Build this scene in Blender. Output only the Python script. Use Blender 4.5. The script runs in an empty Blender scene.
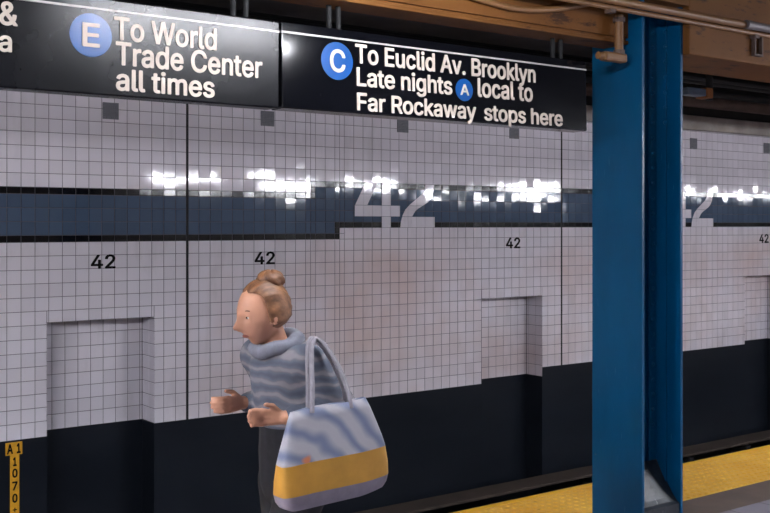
import bpy, bmesh, math, random
from mathutils import Vector, Matrix
random.seed(42)
S = bpy.context.scene
COL = S.collection

# ------------------------------------------------------------------ camera
KK = 5.67e-4
SP = 1420 * KK                      # sine of the angle between view axis and wall
CP = math.sqrt(1 - SP * SP)
F = CP / KK                         # focal length in pixels of the 770 px frame
H = 1.75                            # eye height above the platform
D = 8.26                            # distance from eye to the far tiled wall
cd = bpy.data.cameras.new('camera')
cam = bpy.data.objects.new('camera', cd)
COL.objects.link(cam)
cam.location = (0, 0, H)
cam.rotation_euler = (math.pi / 2, 0, -math.asin(CP))
cd.sensor_width = 36
cd.lens = F / 770 * 36
cd.shift_y = -32.5 / 770
cd.clip_end = 200
S.camera = cam

# ------------------------------------------------------------------ world, exposure
W = bpy.data.worlds.new('World')
S.world = W
W.use_nodes = True
W.node_tree.nodes['Background'].inputs[0].default_value = (0.5, 0.55, 0.7, 1)
W.node_tree.nodes['Background'].inputs[1].default_value = 0.01
S.view_settings.view_transform = 'Standard'
S.view_settings.look = 'None'
S.view_settings.gamma = 1
S.view_settings.use_curve_mapping = False
S.view_settings.exposure = 1.95
TUBE = 60.0                         # radiance of the fluorescent tubes


# ------------------------------------------------------------------ helpers
def lin(c):
    r = []
    for v in c:
        v /= 255.0
        r.append(v / 12.92 if v <= 0.04045 else ((v + 0.055) / 1.055) ** 2.4)
    return (r[0], r[1], r[2], 1.0)


class NT:
    def __init__(s, name):
        s.m = bpy.data.materials.new(name)
        s.m.use_nodes = True
        s.t = s.m.node_tree
        s.b = s.t.nodes['Principled BSDF']

    def n(s, typ, **kw):
        nd = s.t.nodes.new(typ)
        for k, v in kw.items():
            setattr(nd, k, v)
        return nd

    def l(s, a, b):
        s.t.links.new(a, b)

    def coords(s):
        return s.n('ShaderNodeTexCoord').outputs['Object']

    def noise(s, scale, detail=4, vec=None, stretch=None, rough=0.6):
        v = vec or s.coords()
        if stretch:
            mp = s.n('ShaderNodeMapping')
            mp.inputs['Scale'].default_value = stretch
            s.l(v, mp.inputs['Vector'])
            v = mp.outputs[0]
        nz = s.n('ShaderNodeTexNoise')
        nz.inputs['Scale'].default_value = scale
        nz.inputs['Detail'].default_value = detail
        nz.inputs['Roughness'].default_value = rough
        s.l(v, nz.inputs['Vector'])
        return nz.outputs['Fac']

    def ramp(s, fac, stops):
        r = s.n('ShaderNodeValToRGB')
        e = r.color_ramp.elements
        while len(e) < len(stops):
            e.new(0.5)
        for k, (p, c) in enumerate(stops):
            e[k].position = p
            e[k].color = c if len(c) == 4 else (c[0], c[1], c[2], 1)
        s.l(fac, r.inputs[0])
        return r.outputs[0]

    def mix(s, fac, a, b):
        m = s.n('ShaderNodeMix', data_type='RGBA')
        for sock, v in ((m.inputs['Factor'], fac), (m.inputs['A'], a), (m.inputs['B'], b)):
            pass
        ins = {'f': m.inputs[0], 'a': m.inputs[6], 'b': m.inputs[7]}
        for k, v in (('f', fac), ('a', a), ('b', b)):
            if hasattr(v, 'is_output'):
                s.l(v, ins[k])
            else:
                ins[k].default_value = v
        return m.outputs[2]

    def bump(s, fac, strength, dist=0.002):
        b = s.n('ShaderNodeBump')
        b.inputs['Strength'].default_value = strength
        b.inputs['Distance'].default_value = dist
        s.l(fac, b.inputs['Height'])
        s.l(b.outputs[0], s.b.inputs['Normal'])


W4 = lambda v: (v, v, v, 1)


def simple(name, rgb, rough=0.5, metal=0.0, var=0.12, scale=12, spec=0.5, bump=0.0):
    t = NT(name)
    c = lin(rgb)
    d = (c[0] * (1 - var), c[1] * (1 - var), c[2] * (1 - var), 1)
    u = (min(1, c[0] * (1 + var)), min(1, c[1] * (1 + var)), min(1, c[2] * (1 + var)), 1)
    nz = t.noise(scale)
    t.l(t.ramp(nz, [(0.3, d), (0.7, u)]), t.b.inputs['Base Color'])
    t.b.inputs['Roughness'].default_value = rough
    t.b.inputs['Metallic'].default_value = metal
    t.b.inputs['Specular IOR Level'].default_value = spec
    if bump:
        t.bump(t.noise(scale * 6), bump)
    return t.m


def tile_mat(name, rgb, rough, var, warm_tint=None):
    t = NT(name)
    geo = t.n('ShaderNodeNewGeometry')
    c = lin(rgb)
    lo = tuple(v * (1 - var) for v in c[:3]) + (1,)
    hi = tuple(min(1, v * (1 + var)) for v in c[:3]) + (1,)
    col = t.ramp(geo.outputs['Random Per Island'], [(0, lo), (1, hi)])
    if warm_tint:  # warm tint in soft patches, stronger lower down and further right
        nz = t.noise(0.9, 3)
        sep = t.n('ShaderNodeSeparateXYZ')
        t.l(t.coords(), sep.inputs[0])
        mr = t.n('ShaderNodeMapRange')
        mr.inputs[1].default_value = 1.75
        mr.inputs[2].default_value = 1.35
        t.l(sep.outputs['Z'], mr.inputs[0])
        k = t.ramp(nz, [(0.36, W4(0)), (0.72, W4(0.55))])
        mx = t.n('ShaderNodeMapRange', interpolation_type='SMOOTHSTEP')
        mx.inputs[1].default_value = 3.6
        mx.inputs[2].default_value = 4.6
        t.l(sep.outputs['X'], mx.inputs[0])
        mq = t.n('ShaderNodeMath', operation='MULTIPLY')
        t.l(k, mq.inputs[0])
        t.l(mx.outputs[0], mq.inputs[1])
        k = mq.outputs[0]
        mu = t.n('ShaderNodeMath', operation='MULTIPLY')
        t.l(k, mu.inputs[0])
        t.l(mr.outputs[0], mu.inputs[1])
        col = t.mix(mu.outputs[0], col, lin(warm_tint))
        dirt = t.noise(5.0, 6, stretch=(1, 1, 0.25))
        col = t.mix(t.ramp(dirt, [(0.55, W4(0)), (0.8, W4(0.25))]), col, lin((120, 112, 112)))
    t.l(col, t.b.inputs['Base Color'])
    t.b.inputs['Roughness'].default_value = rough
    t.bump(t.noise(14, 2), 0.05, 0.002)
    return t.m


M = {}
M['white_tile'] = tile_mat('white_tile', (226, 221, 230), 0.055, 0.05, (208, 172, 158))
M['blue_tile'] = tile_mat('blue_tile', (74, 90, 112), 0.05, 0.08)
M['black_tile'] = tile_mat('black_tile', (9, 9, 14), 0.1, 0.2)
M['grout'] = simple('grout', (92, 88, 96), 0.9, var=0.2)
M['soffit'] = simple('soffit_brown', (74, 58, 50), 0.9, var=0.3, scale=4)
M['joint'] = simple('joint_filler', (14, 14, 18), 0.7)
M['concrete'] = simple('concrete', (152, 145, 140), 0.85, var=0.25, scale=3, bump=0.2)
M['dark_concrete'] = simple('dark_concrete', (62, 62, 66), 0.9, var=0.35, scale=2)
M['soot'] = simple('soot_black_concrete', (30, 28, 28), 0.95, var=0.4, scale=3)
M['dark_steel'] = simple('dark_steel', (14, 15, 18), 0.7, var=0.3, scale=8)
M['rail_steel'] = simple('rail_steel', (92, 84, 78), 0.4, 0.7)
M['board'] = simple('weathered_board', (62, 51, 44), 0.75, var=0.3, scale=3)
M['pipe_brown'] = simple('pipe_brown', (88, 70, 62), 0.7, var=0.25, scale=5)
M['grey_sleeve'] = simple('grey_sleeve', (112, 106, 108), 0.5, 0.3)
M['white_metal'] = simple('white_enamel', (215, 215, 212), 0.4)
M['vent'] = simple('vent_metal', (104, 104, 112), 0.5, 0.0, var=0.2, scale=60)
M['vent_hole'] = simple('vent_hole', (44, 44, 50), 0.9)
M['black_letter'] = simple('black_letter', (8, 7, 9), 0.7, spec=0.15)
M['white_letter'] = simple('white_letter', (212, 198, 185), 0.6, var=0.03)
M['blue_bullet'] = simple('blue_bullet', (0, 76, 146), 0.3, var=0.05)
M['sign_trim'] = simple('sign_trim', (196, 190, 186), 0.4, var=0.08)
M['marker_yellow'] = simple('marker_yellow', (222, 160, 34), 0.5, var=0.18, scale=22)
M['skin'] = simple('skin', (205, 150, 122), 0.5, var=0.05)
M['lips'] = simple('lips', (172, 108, 94), 0.5)
M['eye_white'] = simple('eye_white', (225, 222, 216), 0.2, var=0.02)
M['iris'] = simple('iris', (50, 40, 34), 0.2)
M['trouser'] = simple('black_cloth', (24, 24, 30), 0.9, var=0.3, scale=30)
M['shoe'] = simple('shoe_leather', (30, 27, 27), 0.5)
M['sole'] = simple('shoe_sole', (160, 158, 155), 0.7)
M['collar'] = simple('collar_knit', (116, 118, 130), 0.9, var=0.15, scale=40)
M['strap'] = simple('strap_cloth', (140, 136, 144), 0.85, var=0.12, scale=40)


def paint_blue():
    t = NT('blue_paint')
    c1 = t.ramp(t.noise(2.2, 5, stretch=(1, 1, 0.35)), [(0.3, lin((0, 68, 104))), (0.7, lin((0, 84, 128)))])
    sc = t.ramp(t.noise(26, 3, stretch=(2.5, 2.5, 0.25), rough=0.5), [(0.70, W4(0)), (0.76, W4(0.35))])
    c2 = t.mix(sc, c1, lin((88, 128, 158)))
    ch = t.ramp(t.noise(38, 2), [(0.76, W4(0)), (0.78, W4(0.7))])
    c3 = t.mix(ch, c2, lin((88, 80, 92)))
    t.l(c3, t.b.inputs['Base Color'])
    t.b.inputs['Roughness'].default_value = 0.32
    t.b.inputs['Specular IOR Level'].default_value = 0.25
    t.bump(t.noise(30, 4), 0.12, 0.002)
    return t.m


def paint_tan():
    t = NT('tan_paint')
    c1 = t.ramp(t.noise(1.8, 5), [(0.3, lin((98, 60, 26))), (0.7, lin((118, 76, 36)))])
    rust = t.ramp(t.noise(6, 7, stretch=(0.45, 1, 1.6), rough=0.7), [(0.55, W4(0)), (0.60, W4(0.85))])
    c2 = t.mix(rust, c1, lin((52, 32, 22)))
    t.l(c2, t.b.inputs['Base Color'])
    t.b.inputs['Roughness'].default_value = 0.6
    t.b.inputs['Specular IOR Level'].default_value = 0.15
    t.bump(t.noise(9, 5), 0.2, 0.004)
    return t.m


def paint_dado():
    t = NT('dark_wall_paint')
    c1 = t.ramp(t.noise(1.4, 5, stretch=(0.5, 1, 1.4)), [(0.3, lin((17, 22, 30))), (0.75, lin((30, 34, 42)))])
    fl = t.ramp(t.noise(9, 6, rough=0.75), [(0.74, W4(0)), (0.77, W4(0.6))])
    c2 = t.mix(fl, c1, lin((96, 72, 52)))
    t.l(c2, t.b.inputs['Base Color'])
    t.b.inputs['Roughness'].default_value = 0.3
    t.b.inputs['Specular IOR Level'].default_value = 0.35
    t.bump(t.noise(4, 4), 0.15, 0.004)
    return t.m


def paint_sign(name, r0, r1):
    t = NT(name)
    c1 = t.ramp(t.noise(1.6, 4), [(0.3, lin((9, 10, 14))), (0.8, lin((15, 16, 22)))])
    sc = t.ramp(t.noise(12, 3, stretch=(1, 1, 0.5)), [(0.72, W4(0)), (0.78, W4(0.08))])
    t.l(t.mix(sc, c1, lin((120, 120, 130))), t.b.inputs['Base Color'])
    t.l(t.ramp(t.noise(3, 4), [(0.3, W4(r0)), (0.8, W4(r1))]), t.b.inputs['Roughness'])
    t.b.inputs['Specular IOR Level'].default_value = 0.3
    return t.m


def mat_floor():
    t = NT('platform_tiles')
    v = t.coords()
    br = t.n('ShaderNodeTexBrick')
    br.offset = 0.0
    br.inputs['Color1'].default_value = lin((146, 141, 153))
    br.inputs['Color2'].default_value = lin((154, 149, 160))
    br.inputs['Mortar'].default_value = lin((96, 90, 92))
    br.inputs['Scale'].default_value = 1.0
    br.inputs['Brick Width'].default_value = 0.305
    br.inputs['Row Height'].default_value = 0.305
    br.inputs['Mortar Size'].default_value = 0.004
    t.l(v, br.inputs['Vector'])
    sep = t.n('ShaderNodeSeparateXYZ')
    t.l(v, sep.inputs[0])
    gt = t.n('ShaderNodeMath', operation='GREATER_THAN')
    gt.inputs[1].default_value = 3.90
    t.l(sep.outputs['Y'], gt.inputs[0])
    dk = t.ramp(t.noise(4, 4), [(0.3, lin((100, 86, 78))), (0.7, lin((118, 102, 92)))])
    c = t.mix(gt.outputs[0], br.outputs['Color'], dk)
    st = t.ramp(t.noise(7, 6), [(0.6, W4(0)), (0.75, W4(0.35))])
    t.l(t.mix(st, c, lin((84, 78, 78))), t.b.inputs['Base Color'])
    t.b.inputs['Roughness'].default_value = 0.55
    return t.m


def mat_yellow():
    t = NT('tactile_yellow')
    c = t.ramp(t.noise(3, 6), [(0.3, lin((240, 176, 58))), (0.7, lin((252, 200, 84)))])
    st = t.ramp(t.noise(11, 6, rough=0.7), [(0.62, W4(0)), (0.74, W4(0.6))])
    t.l(t.mix(st, c, lin((120, 84, 44))), t.b.inputs['Base Color'])
    t.b.inputs['Roughness'].default_value = 0.55
    return t.m


def mat_edge():
    t = NT('edge_yellow')
    c = t.ramp(t.noise(3, 5), [(0.3, lin((236, 178, 20))), (0.7, lin((250, 196, 30)))])
    st = t.ramp(t.noise(14, 6, rough=0.7), [(0.62, W4(0)), (0.72, W4(0.7))])
    t.l(t.mix(st, c, lin((90, 66, 34))), t.b.inputs['Base Color'])
    t.b.inputs['Roughness'].default_value = 0.5
    return t.m


def mat_fill():
    t = NT('sloped_grout')
    c = t.ramp(t.noise(9, 6), [(0.35, lin((16, 26, 38))), (0.7, lin((48, 54, 62)))])
    st = t.ramp(t.noise(30, 5, stretch=(1, 0.3, 0.3)), [(0.66, W4(0)), (0.72, W4(0.8))])  # pale specks painted in as highlights of the shiny base
    t.l(t.mix(st, c, lin((170, 170, 172))), t.b.inputs['Base Color'])
    t.b.inputs['Roughness'].default_value = 0.42
    t.bump(t.noise(25, 4), 0.4, 0.006)
    return t.m


def mat_jacket():
    t = NT('jacket_knit')
    w = t.n('ShaderNodeTexWave', wave_type='BANDS', bands_direction='Z')
    w.inputs['Scale'].default_value = 6.5
    w.inputs['Distortion'].default_value = 5.0
    w.inputs['Detail'].default_value = 2.0
    w.inputs['Detail Scale'].default_value = 1.4
    t.l(t.coords(), w.inputs['Vector'])
    c = t.ramp(w.outputs['Fac'], [(0.0, lin((80, 86, 100))), (0.35, lin((90, 96, 110))),
                                  (0.7, lin((102, 103, 112))), (0.95, lin((128, 124, 130)))])
    t.l(c, t.b.inputs['Base Color'])
    t.b.inputs['Roughness'].default_value = 0.9
    return t.m


def mat_hair():
    t = NT('hair')
    c = t.ramp(t.noise(40, 4, stretch=(0.4, 1.6, 0.7)), [(0.3, lin((78, 48, 32))), (0.7, lin((150, 104, 70)))])
    t.l(c, t.b.inputs['Base Color'])
    t.b.inputs['Roughness'].default_value = 0.5
    t.bump(t.noise(60, 3, stretch=(0.3, 1.6, 0.6)), 0.6, 0.004)
    return t.m


def mat_bag_print():
    t = NT('bag_print')
    w = t.n('ShaderNodeTexWave', wave_type='BANDS', bands_direction='DIAGONAL')
    w.inputs['Scale'].default_value = 5.0
    w.inputs['Distortion'].default_value = 6.0
    t.l(t.coords(), w.inputs['Vector'])
    c = t.ramp(w.outputs['Fac'], [(0.0, lin((112, 122, 150))), (0.35, lin((146, 149, 164))), (0.8, lin((172, 169, 177)))])
    o = t.ramp(t.noise(7, 1), [(0.70, W4(0)), (0.72, W4(0.9))])
    t.l(t.mix(o, c, lin((206, 120, 66))), t.b.inputs['Base Color'])
    t.b.inputs['Roughness'].default_value = 0.7
    return t.m


M['conduit'] = simple('conduit_paint', (128, 90, 54), 0.5, var=0.15, scale=6)
M['blue_paint'] = paint_blue()
M['tan_paint'] = paint_tan()
M['dado'] = paint_dado()
M['sign_worn'] = paint_sign('sign_black_worn', 0.24, 0.31)
M['sign_black'] = paint_sign('sign_black', 0.10, 0.15)
M['floor'] = mat_floor()
M['tactile'] = mat_yellow()
M['edge'] = mat_edge()
M['fill'] = mat_fill()
M['jacket'] = mat_jacket()
M['hair'] = mat_hair()
M['bag_print'] = mat_bag_print()
M['bag_yellow'] = simple('bag_yellow', (204, 150, 58), 0.6, var=0.12, scale=9)
M['bag_pale'] = simple('bag_pale', (148, 140, 154), 0.7, var=0.15, scale=14)


def tube_mat():
    t = NT('lit_tube')
    t.b.inputs['Base Color'].default_value = (0.9, 0.9, 0.9, 1)
    t.b.inputs['Emission Color'].default_value = (0.92, 0.93, 1.0, 1)
    t.b.inputs['Emission Strength'].default_value = TUBE
    return t.m


M['tube'] = tube_mat()


def G(x):
    t = (x - 385) / F
    return (CP + SP * t) / (SP - CP * t)


def P(x, y, p):
    """point of the place seen at pixel (x, y) on the upright plane p metres from the eye"""
    return Vector((p * G(x), p, H + (224 - y) / F * p / (SP - CP * (x - 385) / F)))


class MB:
    def __init__(s):
        s.v = []
        s.f = []
        s.mi = []
        s.sm = []

    def add(s, vs, fs, mi=0, smooth=False):
        o = len(s.v)
        s.v += [Vector(v) for v in vs]
        for f in fs:
            s.f.append([i + o for i in f])
            s.mi.append(mi)
            s.sm.append(smooth)

    def box(s, a, b, mi=0, bev=0.0):
        x0, y0, z0 = a
        x1, y1, z1 = b
        if bev <= 0:
            vs = [(x, y, z) for x in (x0, x1) for y in (y0, y1) for z in (z0, z1)]
            s.add(vs, [(0, 1, 3, 2), (4, 6, 7, 5), (0, 4, 5, 1), (2, 3, 7, 6), (0, 2, 6, 4), (1, 5, 7, 3)], mi)
        else:
            bm = bmesh.new()
            bmesh.ops.create_cube(bm, size=1)
            for v in bm.verts:
                v.co = Vector(((x0 + x1) / 2 + v.co.x * (x1 - x0), (y0 + y1) / 2 + v.co.y * (y1 - y0),
                               (z0 + z1) / 2 + v.co.z * (z1 - z0)))
            bmesh.ops.bevel(bm, geom=bm.edges[:], offset=bev, segments=2, affect='EDGES', profile=0.5)
            s.bm(bm, mi)

    def bm(s, bm, mi=0, smooth=False):
        bm.verts.index_update()
        s.add([v.co.copy() for v in bm.verts], [[v.index for v in f.verts] for f in bm.faces], mi, smooth)
        bm.free()

    def tube(s, pts, r, mi=0, seg=14, caps=True):
        pts = [Vector(p) for p in pts]
        rings = []
        up = None
        n = len(pts)
        rr = r if isinstance(r, (list, tuple)) else [r] * n
        for i, p in enumerate(pts):
            d = (pts[min(i + 1, n - 1)] - pts[max(i - 1, 0)]).normalized()
            if up is None:
                up = Vector((0, 0, 1)) if abs(d.z) < 0.9 else Vector((1, 0, 0))
            a = (up - d * up.dot(d)).normalized()
            up = a
            b = d.cross(a)
            rings.append([p + (a * math.cos(2 * math.pi * k / seg) + b * math.sin(2 * math.pi * k / seg)) * rr[i]
                          for k in range(seg)])
        vs = [v for r_ in rings for v in r_]
        fs = []
        for i in range(n - 1):
            for k in range(seg):
                k2 = (k + 1) % seg
                fs.append((i * seg + k, i * seg + k2, (i + 1) * seg + k2, (i + 1) * seg + k))
        s.add(vs, fs, mi, True)
        if caps:
            s.add(rings[0], [list(range(seg))[::-1]], mi)
            s.add(rings[-1], [list(range(seg))], mi)

    def sphere(s, c, rad, mi=0, seg=24, rings=16, fn=None, rot=None):
        bm = bmesh.new()
        bmesh.ops.create_uvsphere(bm, u_segments=seg, v_segments=rings, radius=1)
        for v in bm.verts:
            q = v.co.copy()
            if fn:
                q = fn(q)
            q = Vector((q.x * rad[0], q.y * rad[1], q.z * rad[2]))
            if rot:
                q = rot @ q
            v.co = q + Vector(c)
        s.bm(bm, mi, True)

    def capsule(s, a, b, ra, rb, sy=1.0, seg=18):
        """tapered limb from a to b"""
        a, b = Vector(a), Vector(b)
        pts, rr = [], []
        d = (b - a).normalized()
        for k in range(5):
            t = math.pi / 2 * (1 - k / 4)
            pts.append(a - d * ra * math.sin(t))
            rr.append(max(ra * math.cos(t), 0.0008))
        for k in range(5):
            t = math.pi / 2 * (k / 4)
            pts.append(b + d * rb * math.sin(t))
            rr.append(max(rb * math.cos(t), 0.0008))
        o = len(s.v)
        s.tube(pts, rr, 0, seg)
        if sy != 1.0:
            c = (a + b) / 2
            for v in s.v[o:]:
                v.y = c.y + (v.y - c.y) * sy

    def build(s, name, mats, parent=None, bake=None):
        me = bpy.data.meshes.new(name)
        off = Vector((0, 0, 0))
        if parent is not None:
            q = parent
            while q is not None:
                off += q.location
                q = q.parent
        me.from_pydata([tuple(v - off) for v in s.v], [], s.f)
        for m in (mats if isinstance(mats, (list, tuple)) else [mats]):
            me.materials.append(M[m] if isinstance(m, str) else m)
        me.polygons.foreach_set('material_index', s.mi)
        me.polygons.foreach_set('use_smooth', s.sm)
        me.update()
        bm = bmesh.new()
        bm.from_mesh(me)
        if not getattr(s, 'keep', False):
            bmesh.ops.recalc_face_normals(bm, faces=bm.faces[:])
        bm.to_mesh(me)
        bm.free()
        o = bpy.data.objects.new(name, me)
        COL.objects.link(o)
        o.parent = parent
        if bake:
            for typ, kw in bake:
                md = o.modifiers.new(typ.lower(), typ)
                for k, v in kw.items():
                    setattr(md, k, v)
            dg = bpy.context.evaluated_depsgraph_get()
            me2 = bpy.data.meshes.new_from_object(o.evaluated_get(dg))
            o.modifiers.clear()
            o.data = me2
            me2.polygons.foreach_set('use_smooth', [True] * len(me2.polygons))
        return o


def tag(o, label=None, cat=None, group=None, kind=None):
    if label:
        o['label'] = label
    if cat:
        o['category'] = cat
    if group:
        o['group'] = group
    if kind:
        o['kind'] = kind
    return o


def empty(name, loc, label, cat, group=None):
    o = bpy.data.objects.new(name, None)
    o.empty_display_size = 0.1
    COL.objects.link(o)
    o.location = loc
    return tag(o, label, cat, group)


def copy_tree(o, parent=None):
    c = o.copy()
    COL.objects.link(c)
    if parent is not None:
        c.parent = parent
    for ch in [q for q in bpy.data.objects if q.parent == o]:
        copy_tree(ch, c)
    return c


def struct(o):
    o['kind'] = 'structure'
    return o


_tc = {}
try:                                         # the sans face that ships inside Blender
    import os
    SANS = bpy.data.fonts.load(os.path.join(bpy.utils.system_resource('DATAFILES'), 'fonts', 'Inter.woff2'))
except Exception:
    SANS = None


def text_polys(s, off):
    """outline of a line of text as triangles, each glyph contour filled with its own holes"""
    from mathutils.geometry import interpolate_bezier, delaunay_2d_cdt
    if s in _tc:
        return _tc[s]
    c = bpy.data.curves.new('text', 'FONT')
    c.body = s
    if SANS:
        c.font = SANS
    o = bpy.data.objects.new('text', c)
    COL.objects.link(o)
    dg = bpy.context.evaluated_depsgraph_get()
    cu = o.to_curve(dg)
    loops = []
    for sp in cu.splines:
        pts = []
        if sp.type == 'BEZIER':
            bp = sp.bezier_points
            for k in range(len(bp)):
                a, b = bp[k], bp[(k + 1) % len(bp)]
                pts += interpolate_bezier(a.co, a.handle_right, b.handle_left, b.co, 6)[:-1]
        else:
            pts = [p.co.to_3d() for p in sp.points]
        q = []
        for p in pts:
            if not q or (p - q[-1]).length > 1e-5:
                q.append(Vector((p.x, p.y, 0)))
        if len(q) > 2:
            loops.append(q)
    o.to_curve_clear()
    # arrangement of all contours, triangles inside by non-zero winding
    co, ed = [], []
    for q in loops:
        b0 = len(co)
        co += [p.to_2d() for p in q]
        ed += [(b0 + k, b0 + (k + 1) % len(q)) for k in range(len(q))]
    rv, re, rf = delaunay_2d_cdt(co, ed, [], 0, 1e-6)[:3]
    box = [(min(p.x for p in q), max(p.x for p in q), q) for q in loops]

    def winding(x, y):
        w = 0
        for xa, xb, q in box:
            if xa <= x <= xb:
                for k in range(len(q)):
                    a, b = q[k], q[(k + 1) % len(q)]
                    if (a.y <= y) != (b.y <= y):
                        if (b.x - a.x) * (y - a.y) / (b.y - a.y) + a.x > x:
                            w += 1 if b.y > a.y else -1
        return w
    tri = []
    for f in rf:
        cx = sum(rv[k].x for k in f) / len(f)
        cy = sum(rv[k].y for k in f) / len(f)
        if winding(cx, cy) != 0:
            tri.append(list(f))
    n = len(rv)
    vs = [Vector((p.x, p.y, 0.012)) for p in rv] + [Vector((p.x, p.y, -0.012)) for p in rv]
    fs = list(tri)
    es = set()
    for f in tri:
        for k in range(len(f)):
            es.add((f[k], f[(k + 1) % len(f)]))
    for a, b in es:
        if (b, a) not in es:
            fs.append([a, b, b + n, a + n])
    used = sorted({k for f in fs for k in f})
    mp = {k: q for q, k in enumerate(used)}
    vs = [vs[k] for k in used]
    fs = [[mp[k] for k in f] for f in fs]
    bpy.data.objects.remove(o)
    bpy.data.curves.remove(c)
    _tc[s] = (vs, fs)
    return _tc[s]


def add_text(mb, s, x0, x1, zb, zcap, y, off=0.022, depth=0.002, mi=0):
    """lettering on an upright plane facing the platform; zb baseline, zcap top of the capitals;
    the strokes are made bold by laying copies shifted by off em over each other"""
    vs, fs = text_polys(s, 0.0)
    a = min(v.x for v in vs) - off
    b = max(v.x for v in vs) + off
    k = (x1 - x0) / (b - a)
    kz = (zcap - zb) / CAPH
    for q in range(8 if off > 0 else 1):
        dx, dz = off * math.cos(q * math.pi / 4), off * 0.8 * math.sin(q * math.pi / 4)
        d2 = depth + 0.00015 * q
        mb.add([(x0 + (v.x + dx - a) * k, y - (v.z / 0.012 + 1) * d2 / 2, zb + (v.y + dz) * kz) for v in vs], fs, mi)


CAPH = max(v.y for v in text_polys('H', 0.0)[0]) + 0.01

# ------------------------------------------------------------------ far wall with tiles
TT = 0.10884
X0 = 2.4476
nX = lambda n: X0 + n * TT
rZ = lambda r: H + (r + 2.67) * TT
N0, N1 = -82, 204
ND = 0.25                                   # niche depth
NICHES = [(-39, -31, -10, -18), (2.86, 11.2, -9.87, -18.14), (45.05, 53.2, -9.93, -18.14), (87.35, 95.5, -9, -17.2), (129, 137, -9, -17)]
JOINTS = [-28, 14, 56, 98]
TOPR = 8.1


def dado_r(n):
    return -18.14 if n < 53 else -17.2


wall = MB()
wall.keep = False
GAP = 0.0032


def tile(o, u, v, nr, u0, u1, v0, v1, mi, tilt=0.0055):
    """one glazed tile on the plane o + u*a + v*b, standing 3 mm out of the grout along nr"""
    u0 += GAP / 2
    u1 -= GAP / 2
    v0 += GAP / 2
    v1 -= GAP / 2
    if u1 - u0 < 0.004 or v1 - v0 < 0.004:
        return
    b = 0.0022
    tu, tv = random.gauss(0, tilt), random.gauss(0, tilt)
    uc, vc = (u0 + u1) / 2, (v0 + v1) / 2
    q = lambda a, c, d: o + u * a + v * c + nr * d
    hh = lambda a, c: (a - uc) * tu + (c - vc) * tv
    outer = [q(a, c, -0.004) for a, c in ((u0, v0), (u1, v0), (u1, v1), (u0, v1))]
    inn = [(u0 + b, v0 + b), (u1 - b, v0 + b), (u1 - b, v1 - b), (u0 + b, v1 - b)]
    top = [q(a, c, hh(a, c)) for a, c in inn]
    wall.add(outer + top, [(4, 5, 6, 7), (0, 1, 5, 4), (1, 2, 6, 5), (2, 3, 7, 6), (3, 0, 4, 7)], mi)


UX, UZ, NY = Vector((1, 0, 0)), Vector((0, 0, 1)), Vector((0, -1, 0))
WO = Vector((0, D, 0))
WH, BL, BK, GR, JT, DA, CO = range(7)


def wtile(n0, n1, r0, r1, mi):
    for j in JOINTS:                        # tiles are trimmed for the expansion joints
        if abs(n1 - j) < 1e-6:
            n1 -= 0.09
        if abs(n0 - j) < 1e-6:
            n0 += 0.09
    tile(WO, UX, UZ, NY, nX(n0), nX(n1), rZ(r0), rZ(r1), mi)


def column(n0, n1, top, bot, lo):
    """white down to the band top, black border, blue, black border, white down to lo"""
    r = TOPR
    wtile(n0, n1, 8, TOPR, WH)
    for k in range(7, top - 1, -1):
        wtile(n0, n1, k, k + 1, WH)
    wtile(n0, n1, top - 0.5, top, BK)
    r = top - 0.5
    while r - 1 >= bot + 0.5 - 1e-6:
        wtile(n0, n1, r - 1, r, BL)
        r -= 1
    wtile(n0, n1, bot, bot + 0.5, BK)
    r = bot
    while r > lo + 1e-6:
        nx = r - 1 if r - 1 - lo > 0.3 else lo       # the lowest course is a little taller
        wtile(n0, n1, nx, r, WH)
        r = nx


def lo_for(n):
    for a, b, t, d in NICHES:
        if a <= n < b:
            return t
    return dado_r(n)


for n in range(N0, N1):
    lo = lo_for(n)
    cuts = [q for nn in NICHES for q in nn[:2] if n < q < n + 1]
    if cuts:
        tp = max(math.ceil(lo_for((n + cuts[0]) / 2)), math.ceil(lo_for((cuts[0] + n + 1) / 2)))
        column(n, n + 1, 0 if n < 25 else 1, -4 if n < 25 else -3, tp)
        for u, v in ((n, cuts[0]), (cuts[0], n + 1)):
            r, lo = tp, lo_for((u + v) / 2)
            while r > lo + 1e-6:
                nx = r - 1 if r - 1 - lo > 0.3 else lo
                wtile(u, v, nx, r, WH)
                r = nx
    elif n < 25:
        column(n, n + 1, 0, -4, lo)
    elif n == 25:
        column(n, n + 0.5, 0, -4, lo)
        for k in range(7, 0, -1):
            wtile(25.5, 26, k, k + 1, WH)
        wtile(25.5, 26, 8, TOPR, WH)
        for k in (0.5, 0, -0.5):
            wtile(25.5, 26, k, k + 0.5, BK)
        for k in (-1.5, -2.5, -3.5):
            wtile(25.5, 26, k, k + 1, BL)
        wtile(25.5, 26, -4, -3.5, BK)
        for k in range(-5, -19, -1):
            wtile(25.5, 26, k if k > -18 else lo, k + 1, WH)
    elif n < 28:
        column(n, n + 1, 1, -4, lo)
    elif n == 28:
        for h0, h1, bb in ((28, 28.5, 1), (28.5, 29, 0)):
            for k in range(7, 0, -1):
                wtile(h0, h1, k, k + 1, WH)
            wtile(h0, h1, 8, TOPR, WH)
            wtile(h0, h1, 0.5, 1, BK)
            for k in (-0.5, -1.5, -2.5):
                wtile(h0, h1, k, k + 1, BL)
            wtile(h0, h1, -3, -2.5, BK)
            wtile(h0, h1, -3.5, -3, BK if bb else WH)
            wtile(h0, h1, -4, -3.5, BK if bb else WH)
            for k in range(-5, -19, -1):
                wtile(h0, h1, k if k > -18 else lo, k + 1, WH)
    else:
        column(n, n + 1, 1, -3, lo)


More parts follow.
